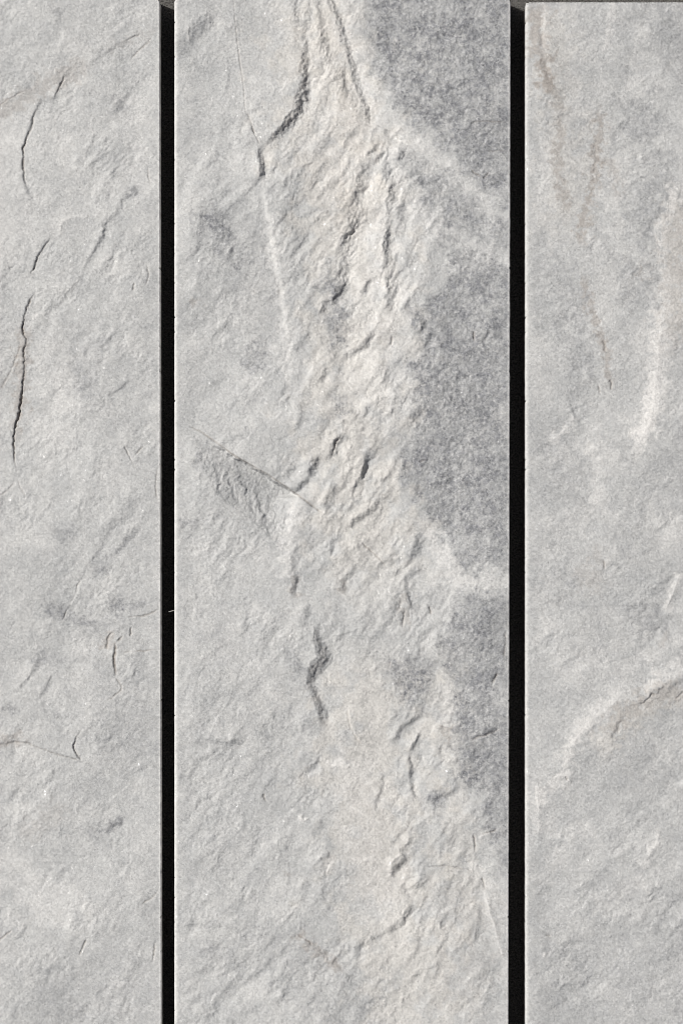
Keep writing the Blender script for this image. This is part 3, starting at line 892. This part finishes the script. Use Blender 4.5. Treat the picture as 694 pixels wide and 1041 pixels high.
    C([(511, 740), (493, 747), (476, 753)], 2.4, 1.0)
    Ld([(511, 738), (493, 745), (476, 751)], 2.0, 4, 8, 10, low=(0, 1))
    Ld([(466, 798), (452, 809), (436, 812)], 2.6, 5, 9, 10)
    Ld([(455, 650), (446, 648), (466, 636)], 1.6, 5, 8, 8)
    C([(396, 672), (395.5, 680)], 1.8, .9)
    # round boss and flakes near the foot
    F.patch('white', [(352, 880), (385, 868), (408, 890), (412, 918), (396, 944), (368, 935), (352, 910)], .3, 8, 6)
    Ld([(416, 869), (406, 880), (395, 890)], 4.4, 5, 9, 11, warp=.7)
    R_([(411, 866), (400, 874), (396, 884)], 1.6, 3, 4, white=.3, warp=.6)
    Ld([(422, 848), (410, 860), (396, 868)], 1.8, 5, 8, 8)
    Ld([(422, 916), (413, 931), (402, 942), (391, 949)], 4.2, 6, 18, 13, warp=1)
    Ld([(418, 886), (411, 903), (420, 918)], 1.6, 5, 10, 10)
    Ld([(395, 947), (380, 955), (358, 967)], 1.8, 5, 12, 12)
    R_([(420, 888), (428, 890), (414, 905)], 1.0, 3, 5)
    R_([(436, 890), (424, 905)], 1.0, 3, 5)
    C([(428, 882), (454, 881), (486, 887)], 1.0, .8, warp=.5, dirt=.25)
    C([(481, 846), (483, 858), (482, 868)], 1.8, .9)
    C([(507, 843), (486, 848.5)], 2.0, .9)
    R_([(485, 850), (500, 844)], 1.2, 2, 4, white=.4)
    C([(490, 890), (492, 905)], 1.8, .9)
    R_([(492, 900), (496, 920), (501, 937), (508, 962), (512, 982)], 2.6, 9, 5, warp=1, white=.35)  # white paints extra sunlit brightness onto the crest
    Ld([(488, 912), (486, 942), (480, 960)], 2.0, 7, 9, 9, low=(1, 0))
    Ld([(510, 978), (494, 990), (478, 996)], 1.6, 6, 10, 10, low=(.2, 1))
    Ld([(456, 925), (446, 945)], 1.8, 5, 8, 8)
    Ld([(470, 905), (462, 922), (466, 935)], 1.4, 5, 8, 8)
    for p in ([(400, 965), (385, 990)], [(370, 975), (350, 1000)], [(440, 960), (420, 985)], [(350, 960), (335, 985)],
              [(300, 1000), (275, 1025)], [(250, 985), (225, 1010)], [(420, 1005), (395, 1035)], [(480, 1000), (455, 1030)],
              [(300, 845), (285, 870)], [(262, 850), (255, 875)], [(230, 870), (212, 890)], [(330, 830), (318, 850)],
              [(270, 690), (245, 712)], [(230, 655), (200, 675)], [(285, 720), (262, 745)], [(240, 800), (215, 822)],
              [(200, 820), (184, 835)], [(440, 840), (425, 865)], [(465, 835), (455, 865)], [(405, 820), (398, 845)],
              [(345, 905), (330, 930)], [(375, 700), (366, 720)], [(390, 640), (372, 655)]):
        Ld(p, 1.3, 6, 10, 10, t0=.3, t1=.3)
    C([(300, 947), (311, 955), (320, 965)], 1.3, 1.0, warp=2, brk=.8)
    Ld([(300, 945), (320, 963), (349, 988), (366, 1010)], 1.6, 5, 10, 12, low=(1, -.2))
    Ld([(172, 929), (200, 929), (222, 931.5), (250, 937)], -1.8, 4, 10, 10, low=(0, 1))
    Ld([(172, 942), (200, 940), (240, 944), (262, 940)], 1.8, 5, 9, 10, low=(0, 1))
    B('dirt', 292, 890, 4, 3, .35)
    B('dirt', 342, 983, 10, 4, .2, -30)
    Ld([(200, 862), (182, 872)], -1.4, 4, 8, 8)

# ---- right board ----------------------------------------------------------
def shape_right(F):
    X, Y = F.X, F.Y
    rough = .20 + .16 * smooth(0, .6, fbm(X, Y, 70, 2, .5, 131)) + .22 * smooth(760, 960, Y)
    base_relief(F, rough, .8, deg=34, seed=4, big=.9)
    C, Ld, R_, S, B = F.crack, F.ledge, F.ridge, F.stain, F.blob
    F.grey += .10
    G = lambda pts, a, soft=12, rag=16: F.patch('grey', pts, a * 1.15, soft * .9, rag, rscale=14)
    G([(640, 0), (694, 0), (720, 60), (694, 90), (665, 60)], .3)
    G([(625, 105), (668, 100), (678, 130), (655, 150), (630, 140)], .42)
    G([(655, 150), (690, 150), (690, 200), (665, 230), (650, 260), (630, 230), (640, 190)], .38)
    G([(560, 262), (585, 270), (600, 330), (605, 380), (580, 400), (570, 330)], .38)
    G([(625, 260), (660, 262), (664, 300), (640, 320)], .38)
    G([(540, 440), (575, 430), (600, 480), (590, 520), (545, 500)], .25)
    G([(640, 470), (700, 420), (720, 480), (690, 520), (650, 520)], .25)
    G([(640, 610), (672, 604), (676, 640), (655, 655), (640, 640)], .42, 10, 14)
    G([(545, 560), (575, 560), (590, 620), (560, 630)], .25)
    G([(540, 590), (560, 590), (560, 610), (540, 610)], .25)
    G([(600, 660), (650, 660), (640, 690), (600, 690)], .18)
    G([(580, 640), (620, 640), (620, 700), (570, 720)], .15)
    G([(540, 940), (720, 930), (720, 1060), (540, 1060)], .22, 25, 25)
    B('grey', 640, 905, 20, 14, .2)
    # brown veins
    S('warm', [(545, -4), (547, 30), (550, 60), (556, 84), (565, 99)], 12, .7, rag=.8)
    S('warm', [(550, 60), (557, 84), (565, 98), (570, 115)], 7, .5)
    S('warm', [(570, 112), (569, 138), (563, 156), (567, 173), (572, 196), (575, 222)], 6, .6, warp=4)
    S('warm', [(604, 100), (609, 133), (606, 156), (603, 184), (596, 213), (590, 242), (591, 258)], 6, .72, warp=4, rag=1.0)
    S('warm', [(593, 274), (598, 303), (605, 329), (614, 355), (619, 387), (621, 398)], 5, .62, warp=4, rag=1.0)
    S('warm', [(606, 156), (624, 173), (628, 206)], 6, .4, warp=4)
    S('warm', [(690, 190), (684, 260), (686, 330), (676, 370)], 14, .3, rag=1.1)
    S('warm', [(648, 264), (652, 285)], 4, .4)
    S('warm', [(585, 575), (600, 590), (612, 582)], 12, .28)
    S('warm', [(700, 696), (675, 704), (650, 714), (625, 735), (615, 755)], 12, .42)
    S('warm', [(675, 640), (674, 660)], 4, .35)
    S('warm', [(600, 560), (616, 575)], 8, .25)
    # pale veins
    S('white', [(624, -4), (617, 37), (611, 55)], 4.5, .55, warp=3)
    S('white', [(552, 0), (555, 35), (557, 60)], 4, .6, warp=3)
    S('white', [(690, 186), (680, 210), (668, 232), (676, 260)], 7, .55, warp=4)
    S('white', [(673, 258), (674, 312), (668, 375), (661, 421), (650, 448), (643, 465)], 13, .8, warp=4, t0=.3, rag=.6)
    S('white', [(668, 370), (661, 421), (650, 448), (643, 466)], 8, .5, warp=1.5, t0=.5, t1=.04, rag=.5)
    S('white', [(662, 330), (650, 360)], 14, .35)
    S('white', [(560, 232), (556, 270)], 5, .35)
    S('white', [(583, 421), (575, 436), (554, 448)], 5, .5)
    S('white', [(700, 530), (684, 545), (665, 562)], 12, .35)
    S('white', [(692, 578), (684, 601), (675, 622)], 5, .6)
    S('white', [(640, 698), (628, 704), (609, 725), (589, 745), (577, 765), (572, 786), (554, 806), (536, 818)], 11, .5, t1=.02)
    S('white', [(610, 726), (589, 745), (577, 765), (572, 786), (555, 805), (534, 822)], 5, .3, t1=.02, warp=3)
    S('white', [(700, 672), (674, 690), (650, 702)], 12, .5, t0=.02)
    S('cream', [(700, 700), (660, 716), (625, 742), (600, 770)], 16, .5)
    S('cream', [(560, -10), (565, 80), (575, 180), (570, 260)], 24, .35, rag=1., rscale=16)
    S('cream', [(690, 180), (686, 260), (684, 350)], 16, .5, rag=1.)
    S('white', [(694, 178), (682, 212), (676, 250), (674, 300)], 8, .5)
    S('white', [(674, 690), (660, 696)], 8, .35)
    S('white', [(545, 790), (545, 850)], 6, .4)
    S('white', [(673, 845), (664, 861), (650, 882)], 4.5, .55)
    S('white', [(640, 420), (645, 445)], 8, .4)
    for pts_, r_, a_ in (([(545, 240), (552, 170), (560, 120)], 9, .3), ([(632, 150), (625, 190), (622, 250)], 8, .28), ([(560, 470), (590, 455), (640, 470)], 10, .25),
                         ([(545, 545), (580, 530), (620, 505)], 11, .28), ([(694, 640), (660, 665), (620, 690)], 9, .3), ([(560, 690), (600, 670), (640, 650)], 9, .25),
                         ([(545, 830), (570, 845), (610, 840)], 10, .25), ([(600, 930), (640, 900), (690, 880)], 9, .25), ([(540, 660), (552, 640), (566, 630)], 8, .3),
                         ([(540, 905), (560, 880), (580, 850)], 8, .3), ([(590, 20), (580, 80), (590, 130)], 12, .2), ([(655, 20), (645, 70), (640, 110)], 9, .25),
                         ([(536, 300), (545, 380), (560, 420)], 10, .25), ([(605, 420), (603, 470), (612, 520)], 7, .25), ([(660, 780), (690, 760), (700, 750)], 10, .25)):
        S('white', pts_, r_ * 1.0, a_ * 1.1, rag=1.0, rscale=12)
    G([(620, 0), (650, 0), (640, 60), (625, 90)], .25); G([(560, 100), (600, 120), (595, 200), (575, 210)], .2)
    G([(570, 215), (600, 225), (600, 262), (572, 262)], .25); G([(620, 520), (650, 500), (660, 560), (630, 580)], .25)
    G([(600, 760), (660, 740), (690, 800), (640, 830)], .18); G([(590, 880), (650, 890), (630, 930), (580, 930)], .2)
    # relief
    R_([(674, 300), (669, 360), (662, 421), (650, 447), (643, 464)], 1.0, 14, 6, warp=.8, t1=.1)
    Ld([(576, 400), (583, 421), (595, 437)], 1.3, 3, 8, 9)
    Ld([(583, 421), (573, 436), (554, 448)], -1.2, 3, 8, 8, low=(.4, 1))
    C([(613, 345), (615, 358)], 1.6, 1.6, dirt=.5)
    C([(619, 385), (621, 391), (619.5, 397)], 2.8, 1.3, dirt=.7, warp=.4)
    C([(608, 392), (610, 400)], 1.2, .9)
    C([(609, 130), (605, 160), (604, 184), (597, 210)], .5, 1.2, warp=2.5, brk=.9, dirt=.08)
    Ld([(552, 10), (552, 40), (556, 62), (562, 80)], -1.4, 3, 8, 8, low=(1, 0))
    Ld([(548, 20), (550, 60), (560, 92)], 1.4, 5, 8, 8, low=(1, 0))
    Ld([(560, 150), (552, 150), (545, 146)], 1.0, 4, 6, 6)
    R_([(550, 48), (555, 62)], .9, 2, 4, white=.3)
    dl = [(700, 680), (673, 696), (655, 704), (632, 707), (609, 727), (589, 745), (578, 765), (574, 780), (556, 806)]
    R_(dl, 1.9, 16, 13, warp=2.0, t0=.02)
    Ld([(700, 690), (678, 699), (664, 704), (650, 715), (634, 720)], 1.0, 3.5, 9, 9, warp=2, t0=.02)
    C([(680, 698), (664, 705), (650, 716), (634, 720)], 1.2, .8, warp=3, brk=.95, dirt=.25)
    C([(697, 702), (684, 711)], 2.0, 1.0, warp=1)
    Ld([(633, 728), (620, 752)], 1.5, 5, 9, 9)
    Ld([(606, 735), (596, 752)], 1.0, 5, 9, 9)
    R_([(690, 582), (684, 601), (675, 622)], 1.4, 5, 3, warp=1)
    C([(614, 568), (613, 580)], 1.2, .9)
    Ld([(688, 583), (668, 594)], 1.2, 4, 7, 7)
    R_([(673, 843), (664, 861), (650, 882)], 1.4, 7, 4, warp=1.5)
    R_([(555, 968), (552, 974)], 1.2, 1.5, 2.5, white=.8, warp=.3)
    C([(574, 789), (577, 793)], 1.8, 1.2)
    R_([(543, 775), (548, 830), (545, 870)], 1.0, 3, 5)
    C([(553, 951), (560, 951.5)], 1.6, .8, warp=.3)
    Ld([(540, 60), (534, 90)], .8, 5, 8, 8)
    for p in ([(672, 215), (650, 240)], [(606, 235), (596, 260)], [(680, 60), (672, 78)], [(640, 118), (626, 138)], [(690, 520), (662, 545)],
              [(600, 635), (570, 650)], [(660, 810), (630, 830)], [(610, 860), (580, 880)], [(690, 915), (660, 935)], [(645, 920), (625, 945)],
              [(600, 950), (570, 962)], [(690, 965), (655, 985)], [(620, 985), (585, 1000)], [(670, 1005), (630, 1025)], [(580, 1015), (550, 1030)],
              [(560, 900), (540, 915)], [(675, 895), (655, 915)], [(560, 610), (545, 618)]):
        Ld(p, .95, 6, 10, 10, t0=.3, t1=.3)

def edge(x0, slope=0.):
    return lambda y: x0 + slope * np.asarray(y, float)

board("marble_board", edge(-176), edge(162.6, .0018), -2.4, 1240, shape_left,
      "pale grey marble board with a long dark crack, left of the three")
board("marble_board", edge(177.2), edge(518.8, -.0021), -2.4, 1240, shape_middle,
      "middle marble board with charcoal grey patches and deep split ledges")
board("marble_board", edge(533.6), edge(873), 1.9, 1240, shape_right,
      "smoother marble board with thin brown veins, right of the three", chl=1.3, ew=.4)

# ------------------------------------------------------------------ lint caught on the arris
def fibre(pts, r, label):
    ring = 6
    P = [Vector(world(*p)) for p in pts]
    o0 = P[0].copy()
    vv, ff = [], []
    for i, p in enumerate(P):
        d = (P[min(i + 1, len(P) - 1)] - P[max(i - 1, 0)]).normalized()
        a = d.cross(Vector((0, 0, 1))).normalized(); b = d.cross(a)
        rr = r * U * (.6 if i in (0, len(P) - 1) else 1)
        for k in range(ring):
            th = 2 * math.pi * k / ring
            vv.append(p - o0 + (a * math.cos(th) + b * math.sin(th)) * rr)
    for i in range(len(P) - 1):
        for k in range(ring):
            k2 = (k + 1) % ring
            ff.append((i * ring + k, i * ring + k2, (i + 1) * ring + k2, (i + 1) * ring + k))
    ff.append(tuple(range(ring - 1, -1, -1))); ff.append(tuple(range((len(P) - 1) * ring, len(P) * ring)))
    me = bpy.data.meshes.new("lint_fibre")
    me.from_pydata(vv, [], ff)
    m = bpy.data.materials.new("pale_lint")
    t, b = nodes(m)
    n = t.nodes.new('ShaderNodeTexNoise'); n.inputs['Scale'].default_value = 1 / U
    cr = t.nodes.new('ShaderNodeValToRGB')
    cr.color_ramp.elements[0].color = (.22, .21, .2, 1); cr.color_ramp.elements[1].color = (.36, .35, .33, 1)
    t.links.new(n.outputs['Fac'], cr.inputs[0]); t.links.new(cr.outputs[0], b.inputs['Base Color'])
    b.inputs['Roughness'].default_value = .9
    me.materials.append(m)
    o = bpy.data.objects.new("lint_fibre", me)
    o.location = o0
    o["label"] = label; o["category"] = "lint"
    scene.collection.objects.link(o)

fibre([(178.3, 620.6, THICK - 5), (176, 620.8, THICK - 4.2), (173.5, 621.6, THICK - 4.2), (171.3, 622.2, THICK - 5)], .55,
      "tiny pale lint fibre across the left gap, stuck to the middle board's edge")
